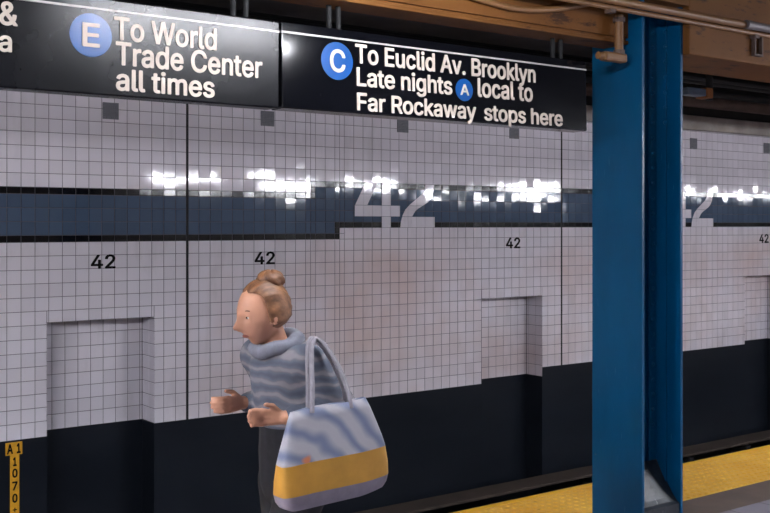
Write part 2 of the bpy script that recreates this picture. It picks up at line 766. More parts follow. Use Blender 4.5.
# big numerals of cut white tile laid over the band
def clip(poly, a, b, c):
    out = []
    for i in range(len(poly)):
        p, q = poly[i], poly[(i + 1) % len(poly)]
        dp, dq = a * p[0] + b * p[1] + c, a * q[0] + b * q[1] + c
        if dp >= 0:
            out.append(p)
        if (dp > 0 > dq) or (dp < 0 < dq):
            t = dp / (dp - dq)
            out.append((p[0] + (q[0] - p[0]) * t, p[1] + (q[1] - p[1]) * t))
    return out


def numeral(poly, n0):
    ns = [p[0] for p in poly]
    rs = [p[1] for p in poly]
    for i in range(math.floor(min(ns)), math.ceil(max(ns))):
        for j in range(math.floor(min(rs)), math.ceil(max(rs))):
            q = clip(poly, 1, 0, -(i + 0.015))
            q = clip(q, -1, 0, i + 1 - 0.015) if q else q
            q = clip(q, 0, 1, -(j + 0.015)) if q else q
            q = clip(q, 0, -1, j + 1 - 0.015) if q else q
            if len(q) < 3:
                continue
            tu, tv = random.gauss(0, 0.004), random.gauss(0, 0.004)
            top = [Vector((nX(n0 + a), D - 0.0035 - (a - i - .5) * TT * tu - (b - j - .5) * TT * tv, rZ(b))) for a, b in q]
            bot = [Vector((v.x, D + 0.001, v.z)) for v in top]
            m = len(q)
            wall.add(top + bot, [list(range(m))] + [(k, (k + 1) % m, m + (k + 1) % m, m + k) for k in range(m)], WH)


for base in (-35, 7 - 49, 0, 42):
    if base in (-35, -42):
        continue
    numeral([(30.1, -2), (35.08, -2), (35.08, -1), (30.1, -1)], base)                 # bar of the 4
    numeral([(33.05, -3), (34.05, -3), (34.05, -2), (33.05, -2)], base)               # foot of the stem
    numeral([(33.05, -1), (34.05, -1), (34.05, 1), (33.05, 1)], base)                 # stem
    numeral([(30.12, -1), (31.43, -1), (32.55, 1), (31.26, 1)], base)                 # diagonal
    L = [(35.13, -3), (35.22, -2.4), (35.41, -1.85), (35.72, -1.35), (36.16, -0.95), (36.7, -0.58), (37.22, -0.22),
         (37.6, 0.03), (37.84, 0.3), (38.0, 0.6), (38.07, 1.0)]
    R = [(36.35, -3), (36.42, -2.4), (36.54, -1.91), (36.85, -1.5), (37.22, -1.24), (37.8, -0.95), (38.3, -0.68),
         (38.62, -0.4), (38.9, 0.05), (39.02, 0.5), (39.06, 1.0)]
    for k in range(len(L) - 1):
        numeral([L[k], R[k], R[k + 1], L[k + 1]], base)
    numeral([(36.35, -3), (39.15, -3), (39.15, -2), (36.5, -2)], base)

# grout bed behind the tiles and the reveals of the niches
gy = D + 0.0035


def quad(a, b, c, d, mi):
    wall.add([a, b, c, d], [(0, 1, 2, 3)], mi)


def front(n0, n1, z0, z1, y, mi):
    quad((nX(n0), y, z0), (nX(n1), y, z0), (nX(n1), y, z1), (nX(n0), y, z1), mi)


ZB = -1.55
cur = N0
spans = []
for a, b, t, d in NICHES:
    spans.append((cur, a, None, None))
    spans.append((a, b, t, d))
    cur = b
spans.append((cur, N1, None, None))
for a, b, t, d in spans:
    if t is None:
        dr = dado_r(a)
        front(a, b, rZ(dr), rZ(TOPR), gy, GR)
        front(a, b, ZB, rZ(dr), D, DA)
        front(a, b, rZ(dr) - 0.001, rZ(dr), D, DA)
        quad((nX(a), D, rZ(dr)), (nX(b), D, rZ(dr)), (nX(b), gy, rZ(dr)), (nX(a), gy, rZ(dr)), DA)
    else:
        front(a, b, rZ(t), rZ(TOPR), gy, GR)
        yb = D + ND
        front(a, b, rZ(d), rZ(t), yb + 0.0035, GR)
        front(a, b, ZB, rZ(d), yb, DA)
        ns = [a] + list(range(math.floor(a) + 1, math.ceil(b))) + [b]
        rs = [d] + list(range(math.floor(d) + 2 if d != int(d) else int(d) + 1, math.ceil(t))) + [t]
        for n, n2 in zip(ns, ns[1:]):
            for k, k2 in zip(rs, rs[1:]):
                tile(Vector((0, yb, 0)), UX, UZ, NY, nX(n), nX(n2), rZ(k), rZ(k2), WH)
        for xs, nr in ((nX(a), UX), (nX(b), -UX)):
            o = Vector((xs, D, 0)) - nr * 0.0
            dl = dado_r(b) if nr.x < 0 else d
            quad((xs, D, ZB), (xs, yb, ZB), (xs, yb, rZ(d)), (xs, D, rZ(d)), DA)
            q = xs - nr.x * 0.0035
            quad((q, D - 0.0, rZ(d)), (q, yb, rZ(d)), (q, yb, rZ(t)), (q, D, rZ(t)), GR)
            for k, k2 in zip(rs, rs[1:]):
                for u0, u1 in ((0, TT), (TT, 2 * TT), (2 * TT, ND)):
                    tile(o, Vector((0, 1, 0)), UZ, nr, u0, u1, rZ(k), rZ(k2), WH)
        quad((nX(a), D, rZ(t) + .0035), (nX(b), D, rZ(t) + .0035), (nX(b), yb, rZ(t) + .0035), (nX(a), yb, rZ(t) + .0035), CO + 1)
for j in JOINTS:                             # expansion joints
    wall.box((nX(j) - 0.0075, D - 0.002, rZ(dado_r(j))), (nX(j) + 0.0075, D + 0.004, rZ(TOPR)), JT)
# concrete above the tile and the body of the wall
wall.box((nX(N0), D - 0.002, rZ(9.75)), (nX(N1), D + 0.3, 3.62), CO)
wall.box((nX(N0), D + ND + 0.006, ZB), (nX(N1), D + ND + 0.25, 3.62), CO)
wo = struct(wall.build('wall_far', ['white_tile', 'blue_tile', 'black_tile', 'grout', 'joint', 'dado', 'soot', 'soffit']))

# tile captions "42" in the wall
for n, r in ((7.08, -5.5), (20.98, -5.5), (49.14, -4.55), (91.2, -4.45)):
    m = MB()
    add_text(m, '42', nX(n - 0.95), nX(n + 0.97), rZ(r - 0.5), rZ(r + 0.52), D - 0.0035, off=0.02, depth=0.002)
    m.build('tile_caption', 'black_letter', wo)

m = MB()
m.box((nX(N0), D - 0.06, rZ(TOPR)), (nX(N1), D + 0.2, rZ(9.75)), 0, 0.012)
struct(m.build('trim_1', 'concrete'))

# ------------------------------------------------------------------ platform, track bed, ceilings
XA, XB = -6.5, 24.5
m = MB()
m.box((XA, -10.2, -0.3), (XB, 4.20, 0.0))
m.box((XA, 4.20, -0.3), (XB, 4.86, -0.02))
struct(m.build('floor', 'floor'))
m = MB()
m.box((XA, 4.3, ZB), (XB, 4.5, -0.3))
struct(m.build('wall_platform', 'soot'))
m = MB()
m.box((XA, 4.3, ZB - 0.2), (XB, D + 0.5, ZB))
struct(m.build('trackbed', 'soot'))
m = MB()
m.box((XA, -10.2, 3.2), (XB, 3.66, 3.4))
struct(m.build('ceiling', 'dark_concrete'))
m = MB()
m.box((XA, 3.64, 3.62), (XB, D + 0.5, 3.85))
struct(m.build('ceiling_track', 'dark_concrete'))
m = MB()
m.box((XA, -10.4, -0.3), (XB, -10.2, 3.4))
struct(m.build('wall_back', 'concrete'))

# tactile strip with truncated domes, dark seams every 0.61 m
m = MB()
E0, E1 = 4.20, 4.86
x = XA
while x < XB - 0.1:
    m.box((x + 0.0015, E0, -0.02), (x + 0.6085, E1 - 0.045, 0.0), 0)
    m.box((x + 0.0015, E1 - 0.045, -0.02), (x + 0.6085, E1, 0.002), 1)
    x += 0.61
ix = 0
x = 2.6
while x < 13.0:
    for j in range(10):
        yy = E0 + 0.035 + j * 0.06
        vs, sg = [], 8
        for rr, z in ((0.017, 0.0), (0.011, 0.0055)):
            vs += [(x + rr * math.cos(6.2832 * k / sg), yy + rr * math.sin(6.2832 * k / sg), z) for k in range(sg)]
        m.add(vs, [(k, (k + 1) % sg, sg + (k + 1) % sg, sg + k) for k in range(sg)] + [list(range(sg, 2 * sg))], 0)
    x += 0.06
struct(m.build('floor_edge_strip', ['tactile', 'edge']))

# ------------------------------------------------------------------ beams over the column row
CXA, CXB, CYA, CYB = 4.438, 4.783, 3.70, 4.056
m = MB()
m.box((XA, 3.79, 2.725), (CXA - 0.002, 3.97, 2.745), 0, 0.004)
m.box((XA, 3.81, 2.745), (CXA - 0.002, 3.95, 3.62), 0)
m.box((XA, 3.795, 2.76), (CXA - 0.002, 3.81, 3.62), 0)
tag(struct(m.build('trim_2', 'tan_paint')))
m = MB()
m.box((CXB + 0.002, 3.66, 2.69), (XB, 4.10, 3.62), 0, 0.008)
struct(m.build('trim_3', 'tan_paint'))
m = MB()
m.box((CXA - 0.002, 3.66, 2.955), (CXB + 0.002, 4.10, 3.62), 0)
struct(m.build('trim_4', 'tan_paint'))

# ------------------------------------------------------------------ blue steel column
t = empty('steel_column', (4.61, 3.878, 0), 'blue painted steel H column rising from platform beside the yellow edge strip', 'column')
FT = 0.021
for xa, lab in ((CXA, 1), (CXB - FT, 0)):
    m = MB()
    m.box((xa, CYA, 0), (xa + FT, CYB, 2.955), 0, 0.003)
    m.build('flange', 'blue_paint', t)
m = MB()
m.box((CXA + FT, 3.868, 0), (CXB - FT, 3.888, 2.955))
m.build('web', 'blue_paint', t)
# angle irons joining web and flanges
for sx, xa in ((1, CXA + FT), (-1, CXB - FT)):
    for sy, ya in ((-1, 3.868), (1, 3.888)):
        m = MB()
        m.box((min(xa, xa + sx * 0.075), min(ya, ya + sy * 0.011), 0.1), (max(xa, xa + sx * 0.075), max(ya, ya + sy * 0.011), 2.95), 0, 0.002)
        m.box((min(xa, xa + sx * 0.011), min(ya, ya + sy * 0.075), 0.1), (max(xa, xa + sx * 0.011), max(ya, ya + sy * 0.075), 2.95), 0, 0.002)
        m.build('angle_iron', 'blue_paint', t)


def rivet(mb, c, nrm, r=0.013):
    nrm = Vector(nrm)
    a = Vector((0, 0, 1))
    b = nrm.cross(a)
    vs, sg = [], 10
    for rr, hh in ((1.0, 0.0), (0.85, 0.5), (0.5, 0.85)):
        vs += [Vector(c) + (a * math.cos(6.2832 * k / sg) + b * math.sin(6.2832 * k / sg)) * r * rr + nrm * r * hh * 0.8 for k in range(sg)]
    vs.append(Vector(c) + nrm * r * 0.8)
    fs = []
    for q in range(2):
        fs += [(q * sg + k, q * sg + (k + 1) % sg, (q + 1) * sg + (k + 1) % sg, (q + 1) * sg + k) for k in range(sg)]
    fs += [(2 * sg + k, 2 * sg + (k + 1) % sg, 3 * sg) for k in range(sg)]
    mb.add(vs, fs, 0, True)


z = 0.62
while z < 2.9:
    m = MB()
    rivet(m, (CXB - FT - 0.045, 3.857, z), (0, -1, 0))
    m.build('rivet', 'blue_paint', t)
    if z > 2.3:
        m = MB()
        rivet(m, (CXB - FT - 0.011, 3.795, z), (-1, 0, 0))
        m.build('rivet', 'blue_paint', t)
    z += 0.085
m = MB()                                     # sloped grout at the foot of the recesses
for sy, yw, yf in ((-1, 3.857, 3.706), (1, 3.899, 4.05)):
    nn = 8
    top = [(yf + (yw - yf) * k / nn, 0.20 + 0.22 * (k / nn) ** 1.35) for k in range(nn + 1)]
    pr = [(yf, 0.0)] + top + [(yw, 0.0)]
    a = [(CXA + FT + 0.0, y, z) for y, z in pr]
    b = [(CXB - FT - 0.0, y, z) for y, z in pr]
    k = len(pr)
    m.add(a + b, [list(range(k)), list(range(k, 2 * k))] + [(i, (i + 1) % k, k + (i + 1) % k, k + i) for i in range(k)])
m.build('sloped_base', 'fill', t)

# ------------------------------------------------------------------ hanging signs
SY = 3.85


def sx(x):
    return SY * G(x)


def sz(x, y):
    return P(x, y, SY).z


SB, ST, SL = 2.243, 2.612, 2.5685            # bottom edge, top edge, pale line


def sign(x0, x1, label, tilt, mat):
    t = empty('overhead_sign', ((x0 + x1) / 2, SY + 0.05, 2.612), label, 'sign', None)
    m = MB()
    m.box((x0 + 0.004, SY, SB), (x1 - 0.004, SY + 0.10, ST), 0, 0.006)
    m.build('panel', mat, t)
    m = MB()
    m.box((x0 + 0.004, SY - 0.004, SL - 0.004), (x1 - 0.004, SY + 0.002, SL + 0.004), 0)
    m.build('trim_line', 'sign_trim', t)
    for hx in (x0 + 0.28, x0 + 0.33, x1 - 0.14, x1 - 0.20):
        m = MB()
        m.tube([(hx, SY + 0.05, ST - 0.005), (hx, SY + 0.05, 2.728)], 0.012)
        m.build('hanger_rod', 'dark_steel', t)
    t.rotation_euler = (tilt, 0, 0)
    return t


def line(t, s, xl, yl, xr, yr, cap, off=0.024, name='lettering', mat='white_letter', par=None):
    """xl,yl left end of the baseline; xr,yr right end; cap pixel y of the capital top at xl"""
    m = MB()
    zb = (sz(xl, yl) + sz(xr, yr)) / 2
    add_text(m, s, sx(xl), sx(xr), zb, zb + (sz(xl, cap) - sz(xl, yl)), SY - 0.0015, 0.02, 0.0025)
    return m.build(name, mat, par or t)


def bullet(t, letter, cx, cy, ry, lx0, lx1, lb, lt):
    c = Vector((sx(cx), SY, sz(cx, cy)))
    r = abs(sz(cx, cy - ry) - sz(cx, cy))
    m = MB()
    sg = 48
    vs = []
    for y in (SY + 0.001, SY - 0.0022):
        vs += [(c.x + r * math.cos(6.28319 * k / sg), y, c.z + r * math.sin(6.28319 * k / sg)) for k in range(sg)]
    m.add(vs, [list(range(sg)), list(range(sg, 2 * sg))] + [(k, (k + 1) % sg, sg + (k + 1) % sg, sg + k) for k in range(sg)])
    b = m.build('route_bullet', 'blue_bullet', t)
    m = MB()
    add_text(m, letter, sx(lx0), sx(lx1), sz(cx, lb), sz(cx, lt), SY - 0.0036, 0.018, 0.0025)
    m.build('letter', 'white_letter', b)


XM = sx(280.5)
left = sign(0.40, XM, 'black hanging sign with blue E circle and To World Trade Center all times', math.radians(0.6), 'sign_worn')
line(left, 'To World', 113.8, 39, 216.5, 49.6, 16.4)
line(left, 'Trade Center', 115.6, 64.4, 262.2, 77.3, 41.8)
line(left, 'all times', 116, 89.6, 214.7, 97, 68.5)
m = MB()
line(left, '&', -1, 24, 17.7, 25.2, 1.2)
line(left, 'a', -1.5, 50.6, 11.9, 51.6, 30)
bullet(left, 'E', 91, 35, 21.8, 82, 99.5, 46.3, 23.3)
right = sign(XM, sx(586.3), 'black hanging sign with blue C circle and To Euclid Av. Brooklyn', math.radians(-1.6), 'sign_black')
line(right, 'To Euclid Av. Brooklyn', 354.5, 63.9, 534.7, 82, 45.2)
line(right, 'Late nights', 355.6, 85.7, 451, 95, 67.6)
line(right, 'local to', 476.6, 96.8, 531.5, 101.8, 78.6)
line(right, 'Far Rockaway', 355.6, 110.6, 474.5, 119.6, 93.3)
line(right, 'stops here', 482.6, 120.4, 561, 126.6, 104.5)
bullet(right, 'C', 336.5, 61.4, 18.9, 328.8, 344.2, 72.3, 50.2)
bullet(right, 'A', 463.3, 90.4, 11.2, 458.9, 467.6, 95.6, 84.8)

# ------------------------------------------------------------------ conduits along the beams
PB = 3.66
pz1, pz2 = P(700, 16.5, 3.625).z, P(700, 23.2, 3.635).z
m = MB()
m.tube([(XA + 0.5, 3.612, pz1), (P(750, 24, 3.625).x, 3.625, pz1)], 0.021)
c = tag(m.build('conduit', 'conduit'), 'thick tan painted conduit running across the beam in front of blue column top', 'pipe')
m = MB()
xs0, xs1 = P(746, 24, 3.625).x, P(815, 24, 3.625).x
m.tube([(xs0, 3.612, pz1), (xs1, 3.612, pz1)], 0.024)
m.tube([(xs0 - 0.02, 3.612, pz1), (xs0 + 0.03, 3.612, pz1)], 0.0265)
m.build('sleeve', 'grey_sleeve', c)
m = MB()
m.tube([(XA + 0.5, 3.643, pz2), (XB - 3, 3.643, pz2)], 0.0135)
c = tag(m.build('conduit', 'conduit'), 'thinner tan conduit running just under the thick conduit along the beam', 'pipe')
for px_ in (612, 756):
    m = MB()
    xx = P(px_, 25, 3.63).x
    m.box((xx - 0.02, 3.62, pz2 - 0.03), (xx + 0.02, 3.662, pz2 - 0.012), 0)
    m.build('pipe_clamp', 'pipe_brown', c)
pts = [P(462, -6, 3.77), P(482, 0, 3.77), P(503, 6, 3.77), P(525, 9.5, 3.77), P(550, 9.5, 3.77), P(575, 6, 3.77), P(600, 1.5, 3.77), P(625, -4, 3.77)]
sm = []
for i in range(len(pts) - 1):
    for k in range(5):
        tt = k / 5
        p0, p1, p2, p3 = pts[max(i - 1, 0)], pts[i], pts[i + 1], pts[min(i + 2, len(pts) - 1)]
        sm.append(0.5 * ((2 * p1) + (p2 - p0) * tt + (2 * p0 - 5 * p1 + 4 * p2 - p3) * tt ** 2 + (3 * p1 - p0 - 3 * p2 + p3) * tt ** 3))
sm.append(pts[-1])
m = MB()
m.tube(sm, 0.015)
tag(m.build('flexible_conduit', 'conduit'), 'sagging tan flexible conduit on the beam above the C sign', 'pipe')
# conduit drop with elbow fitting beside the column top
PE = 3.75
top, bt = P(619, 14, PE), P(619, 52, PE)
t = empty('conduit_drop', (top.x, PE, bt.z), 'tan conduit drop with elbow box on the left face of blue column top', 'pipe')
m = MB()
m.tube([(top.x, PE, pz2 + 0.0), (top.x, PE, bt.z)], 0.023)
m.build('pipe', 'conduit', t)
m = MB()
m.tube([(top.x, PE, P(619, 20, PE).z - 0.012), (top.x, PE, P(619, 20, PE).z + 0.012)], 0.032)
m.build('coupling', 'pipe_brown', t)
m = MB()
m.tube([(top.x, PE, bt.z + 0.01), (top.x, PE, bt.z - 0.016)], 0.03)
m.build('coupling', 'pipe_brown', t)
m = MB()
e0, e1 = P(602, 55, PE), P(624, 55, PE)
m.box((e0.x, PE - 0.028, e0.z - 0.028), (e1.x, PE + 0.028, e0.z + 0.020), 0, 0.012)
m.tube([(e0.x - 0.03, PE, e0.z - 0.004), (e0.x + 0.02, PE, e0.z - 0.004)], 0.02)
m.build('elbow_box', 'conduit', t)
# bracket and rust plate on the right beam
bx = P(757, 46, 3.65)
m = MB()
for dx in (-0.035, 0.035):
    m.box((bx.x + dx - 0.006, 3.635, bx.z - 0.05), (bx.x + dx + 0.006, 3.661, bx.z + 0.055), 0)
m.box((bx.x - 0.041, 3.635, bx.z - 0.062), (bx.x + 0.041, 3.661, bx.z - 0.05), 0)
tag(m.build('pipe_bracket', 'pipe_brown'), 'small rusty U bracket on the tan beam right of the blue column', 'bracket')

# ------------------------------------------------------------------ pipes and cables in the track ceiling
def long_pipe(p, z, r, mat, label, name='pipe', x0=XA + 0.3, x1=XB - 0.3, cat='pipe'):
    m = MB()
    m.tube([(x0, p, z), (x1, p, z)], r)
    return tag(m.build(name, mat), label, cat)


long_pipe(8.12, P(720, 104, 8.12).z, 0.075, 'pipe_brown', 'brown pipe running along the far wall just above its pale concrete ledge')
long_pipe(7.95, P(700, 92, 7.95).z, 0.05, 'dark_steel', 'dark pipe running along the far wall above the brown pipe')
m = MB()
for k, (dp, dz) in enumerate(((0, 0), (0.06, 0.02), (0.02, 0.07), (-0.06, 0.03), (0.07, 0.09))):
    m.tube([(XA + 0.3, 7.3 + dp, 3.33 + dz), (XB - 0.3, 7.3 + dp, 3.33 + dz)], 0.03, 0, 8)
tag(m.build('cable_bundle', 'dark_steel', None), 'dark cable bundle hung under the track ceiling behind the signs', 'cable')
t = empty('junction_box', tuple(P(694, 91, 6.4)), 'bluish junction box hung over the tracks right of the column', 'box')
m = MB()
a, b = P(684, 91, 6.4), P(702, 91, 6.4)
m.box((a.x, 6.35, a.z - 0.035), (b.x, 6.47, a.z + 0.035), 0, 0.008)
m.build('body', simple('box_blue_grey', (92, 108, 128), 0.5), t)
m = MB()
m.box((b.x, 6.34, a.z - 0.05), (b.x + 0.10, 6.48, a.z + 0.05), 0, 0.01)
m.build('end_cap', simple('box_orange', (158, 100, 52), 0.6), t, )
m = MB()
m.tube([(b.x + 0.13, 6.41, a.z - 0.06), (b.x + 0.13, 6.41, 3.625)], 0.035)
m.build('hanger_rod', 'dark_steel', t)

# ------------------------------------------------------------------ wall vents
vents = [(110.5, 111, 7.67), (267.3, 118.6, 21.2), (402.5, 125.6, 35.4), (514, 132.4, 49.3), (693.3, 143.7, 77.4), (766.5, 148.2, 91.7)]
VL = ['grey square vent in the white tile below the E sign, leftmost of the vents',
      'grey square vent in white tile below the seam between the two signs',
      'grey square vent in white tile below the word Rockaway',
      'grey square vent in white tile below the words stops here',
      'grey square vent in white tile just right of the blue column',
      'grey square vent in white tile at the right edge, furthest along the wall']
proto = None
for (vx, vy, vn), lab in zip(vents, VL):
    c = P(vx, vy, D)
    if proto is None:
        t = empty('wall_vent', (c.x, D, c.z), lab, 'vent', 'square vents along the far wall')
        m = MB()
        s = 0.062
        for a in (-1, 1):
            m.box((c.x + a * s - 0.006, D - 0.008, c.z - s - 0.006), (c.x + a * s + 0.006, D + 0.0, c.z + s + 0.006))
            m.box((c.x - s, D - 0.008, c.z + a * s - 0.006), (c.x + s, D + 0.0, c.z + a * s + 0.006))
        m.build('frame', 'vent', t)
        m = MB()
        for k in range(-3, 4):
            m.box((c.x + k * 0.0155 - 0.0045, D - 0.007, c.z - s), (c.x + k * 0.0155 + 0.0045, D - 0.003, c.z + s))
            m.box((c.x - s, D - 0.0065, c.z + k * 0.0155 - 0.0045), (c.x + s, D - 0.0035, c.z + k * 0.0155 + 0.0045))
        m.build('grille', 'vent', t)
        m = MB()
        m.box((c.x - s, D - 0.0032, c.z - s), (c.x + s, D - 0.001, c.z + s))
        m.build('backing', 'vent_hole', t)
        proto = t
    else:
        t = copy_tree(proto)
        t.location = (c.x, D, c.z)
        t['label'] = lab

# ------------------------------------------------------------------ yellow marker on the far wall
t = empty('distance_marker', (P(14, 460, D).x, D, -0.9), 'narrow yellow track marker reading A1 1070+ on the dark lower wall', 'sign')
YM = D - 0.012
xa, xb = P(5.2, 450, D).x, P(21.9, 450, D).x
za, zb = P(13, 454.8, D).z, P(13, 442.2, D).z
m = MB()
m.box((xa, YM, za), (xb, D, zb), 0, 0.002)
hd = m.build('head_plate', 'marker_yellow', t)
m = MB()
add_text(m, 'A', xa + 0.010, xa + 0.055, za + 0.014, zb - 0.012, YM - 0.001, 0.03, 0.002)
add_text(m, '1', xb - 0.044, xb - 0.014, za + 0.014, zb - 0.012, YM - 0.001, 0.03, 0.002)
m.build('lettering', 'black_letter', hd)
va, vb = P(9.8, 460, D).x, P(18.9, 460, D).x
m = MB()
m.box((va, YM, -0.72), (vb, D, za - 0.001), 0, 0.002)
pl = m.build('upright_plate', 'marker_yellow', t)
m = MB()
vc = (va + vb) / 2
for ch, yy in (('1', 461.3), ('0', 472.8), ('7', 485.5), ('0', 497.8), ('+', 509.5)):
    cz = P(14, yy, D).z
    w = {'1': 0.014, '+': 0.015}.get(ch, 0.0205)
    hgt = 0.032
    if ch == '+':
        m.box((vc - 0.016, YM - 0.002, cz - 0.004), (vc + 0.016, YM, cz + 0.004))
        m.box((vc - 0.004, YM - 0.002, cz - 0.016), (vc + 0.004, YM, cz + 0.016))
    else:
        add_text(m, ch, vc - w, vc + w, cz - hgt, cz + hgt, YM - 0.001, 0.03, 0.002)
m.build('lettering', 'black_letter', pl)

# ------------------------------------------------------------------ third rail under its cover board
t = empty('third_rail', (4.0, 7.74, ZB), 'third rail under a long brown cover board along the foot of the far wall', 'rail')
zt = -0.89
m = MB()
m.box((XA + 0.2, 7.60, zt - 0.03), (XB - 0.2, 7.88, zt), 0, 0.006)
m.build('cover_board', 'board', t)
m = MB()
m.box((XA + 0.2, 7.70, zt - 0.23), (XB - 0.2, 7.78, zt - 0.15), 0, 0.01)
m.box((XA + 0.2, 7.73, zt - 0.33), (XB - 0.2, 7.75, zt - 0.23), 0)
m.box((XA + 0.2, 7.68, zt - 0.37), (XB - 0.2, 7.80, zt - 0.33), 0)
m.build('rail', 'rail_steel', t)
for bxp in (395, 601, 691, 748):
    xx = 7.62 * G(bxp)
    m = MB()
    m.box((xx - 0.04, 7.84, ZB), (xx + 0.04, 7.90, zt - 0.05), 0)
    m.box((xx - 0.04, 7.61, zt - 0.10), (xx + 0.04, 7.88, zt - 0.055), 0)
    m.box((xx - 0.10, 7.58, ZB), (xx + 0.10, 7.9, zt - 0.37), 0)
    m.build('bracket', 'dark_steel', t)

# ------------------------------------------------------------------ person walking left
PX, PY = 1.985, 3.30
B = lambda dx, dy, z: (PX + dx, PY + dy, z)
t = empty('person', (PX, PY, 0), 'person walking left with hair in a bun, grey striped jacket and black trousers', 'person')
hc = Vector(B(-0.105, 0, 1.43))
hr = Matrix.Rotation(math.radians(-14), 3, 'Y')


def face(q):
    """unit sphere to a head facing -x"""
    x, y, z = q
    f = max(0.0, -x)
    if z < 0:
        y *= 1 - 0.30 * (-z) ** 1.3
        x = x * (1 - 0.22 * (-z) ** 2) - 0.16 * (-z)
    if f > 0.3:
        e = math.exp(-((abs(y) - 0.36) / 0.2) ** 2 - ((z - 0.06) / 0.13) ** 2)
        x += 0.10 * e
        x -= 0.34 * math.exp(-(y / 0.15) ** 2 - ((z + 0.22) / 0.16) ** 2)
        x -= 0.16 * math.exp(-(y / 0.12) ** 2 - ((z + 0.02) / 0.22) ** 2)
        x -= 0.07 * math.exp(-(y / 0.30) ** 2 - ((z + 0.55) / 0.09) ** 2)
        x -= 0.13 * math.exp(-(y / 0.30) ** 2 - ((z + 0.88) / 0.14) ** 2)
        x -= 0.06 * math.exp(-(y / 0.5) ** 2 - ((z - 0.24) / 0.1) ** 2)
    return Vector((x, y, z))


body = MB()
body.sphere(hc, (0.092, 0.074, 0.112), 0, 48, 36, face, hr)
for s in (-1, 1):
    body.sphere(hc + Vector((0.012, s * 0.074, -0.012)), (0.019, 0.009, 0.029), 0, 16, 12)
body.capsule(B(-0.07, 0, 1.37), B(-0.03, 0, 1.25), 0.046, 0.056)
body.capsule(B(-0.02, 0, 1.21), B(0.0, 0, 1.06), 0.088, 0.09, 1.45)
body.capsule(B(0.01, 0, 1.02), B(0.02, 0, 0.90), 0.085, 0.10, 1.5)
body.capsule(B(0.025, 0, 0.86), B(0.025, 0, 0.80), 0.10, 0.095, 1.55)
SH = {-1: B(-0.01, -0.155, 1.255), 1: B(-0.03, 0.155, 1.255)}
EL = {-1: B(0.115, -0.205, 1.085), 1: B(0.08, 0.20, 1.07)}
WR = {-1: B(-0.10, -0.155, 1.075), 1: B(-0.115, 0.12, 1.09)}
HN = {-1: B(-0.175, -0.13, 1.08), 1: B(-0.19, 0.09, 1.095)}
for s in (-1, 1):
    body.capsule(B(-0.02, s * 0.08, 1.245), SH[s], 0.062, 0.058)
    body.capsule(SH[s], EL[s], 0.05, 0.04)
    body.capsule(EL[s], WR[s], 0.039, 0.025)
    w, h_ = Vector(WR[s]), Vector(HN[s])
    d = (h_ - w).normalized()
    side = Vector((0, 0, 1))
    lat = d.cross(side).normalized() * s           # out of the palm
    for k in (-1, 0, 1):
        body.capsule(w + side * k * 0.008, h_ + side * k * 0.019, 0.015, 0.0125)
    for k, ln in ((-1.5, 0.8), (-0.5, 0.95), (0.5, 1.0), (1.5, 0.92)):
        a = h_ + side * k * 0.0165
        a1 = a + d * 0.034 * ln - lat * -0.004
        a2 = a1 + (d * 0.75 + lat * 0.6).normalized() * 0.024 * ln
        a3 = a2 + (d * 0.25 + lat * 0.95).normalized() * 0.018 * ln
        body.capsule(a, a1, 0.0088, 0.0082, seg=10)
        body.capsule(a1, a2, 0.0082, 0.0076, seg=10)
        body.capsule(a2, a3, 0.0076, 0.0068, seg=10)
    b0 = w + d * 0.025 + side * 0.02
    b1 = b0 + (d * 0.7 + side * 0.65 + lat * 0.3).normalized() * 0.036
    b2 = b1 + (d * 0.95 + side * 0.15 + lat * 0.35).normalized() * 0.028
    body.capsule(b0, b1, 0.012, 0.0098, seg=10)
    body.capsule(b1, b2, 0.0098, 0.008, seg=10)
HP = {-1: B(0.02, -0.08, 0.80), 1: B(0.03, 0.08, 0.80)}
KN = {-1: B(-0.13, -0.085, 0.455), 1: B(0.05, 0.085, 0.435)}
AN = {-1: B(-0.20, -0.085, 0.095), 1: B(0.31, 0.085, 0.155)}
TO = {-1: B(-0.34, -0.09, 0.035), 1: B(0.215, 0.09, 0.035)}
for s in (-1, 1):
    body.capsule(HP[s], KN[s], 0.082, 0.052)
    body.capsule(KN[s], AN[s], 0.053, 0.034)
    body.capsule(AN[s], TO[s], 0.034, 0.024)
bo = body.build('body', 'skin', t, bake=[('REMESH', dict(mode='VOXEL', voxel_size=0.0048)), ('SMOOTH', dict(factor=0.5, iterations=3))])

g = MB()                                             # trousers
g.capsule(B(0.012, 0, 1.04), B(0.02, 0, 0.90), 0.100, 0.108, 1.45)
g.capsule(B(0.02, 0, 0.93), B(0.025, 0, 0.80), 0.108, 0.108, 1.5)
for s in (-1, 1):
    g.capsule(HP[s], KN[s], 0.096, 0.068)
    k, a = Vector(KN[s]), Vector(AN[s])
    g.capsule(k, k.lerp(a, 0.93), 0.068, 0.05)
g.build('trousers', 'trouser', t, bake=[('REMESH', dict(mode='VOXEL', voxel_size=0.009)), ('SMOOTH', dict(factor=0.5, iterations=5))])
g = MB()                                             # jacket
g.capsule(B(-0.025, 0, 1.225), B(0.0, 0, 1.08), 0.105, 0.112, 1.42)
g.capsule(B(0.005, 0, 1.10), B(0.015, 0, 1.07), 0.112, 0.114, 1.45)
g.capsule(B(0.02, -0.05, 1.24), B(0.05, -0.05, 1.12), 0.09, 0.09, 1.2)
for s in (-1, 1):
    g.capsule(B(-0.02, s * 0.07, 1.235), SH[s], 0.078, 0.074)
    g.capsule(SH[s], EL[s], 0.070, 0.058)
    e, w = Vector(EL[s]), Vector(WR[s])
    g.capsule(e, e.lerp(w, 0.86), 0.058, 0.040)
g.build('jacket', 'jacket', t, bake=[('REMESH', dict(mode='VOXEL', voxel_size=0.009)), ('SMOOTH', dict(factor=0.5, iterations=5))])
g = MB()                                             # rolled collar
ring = []
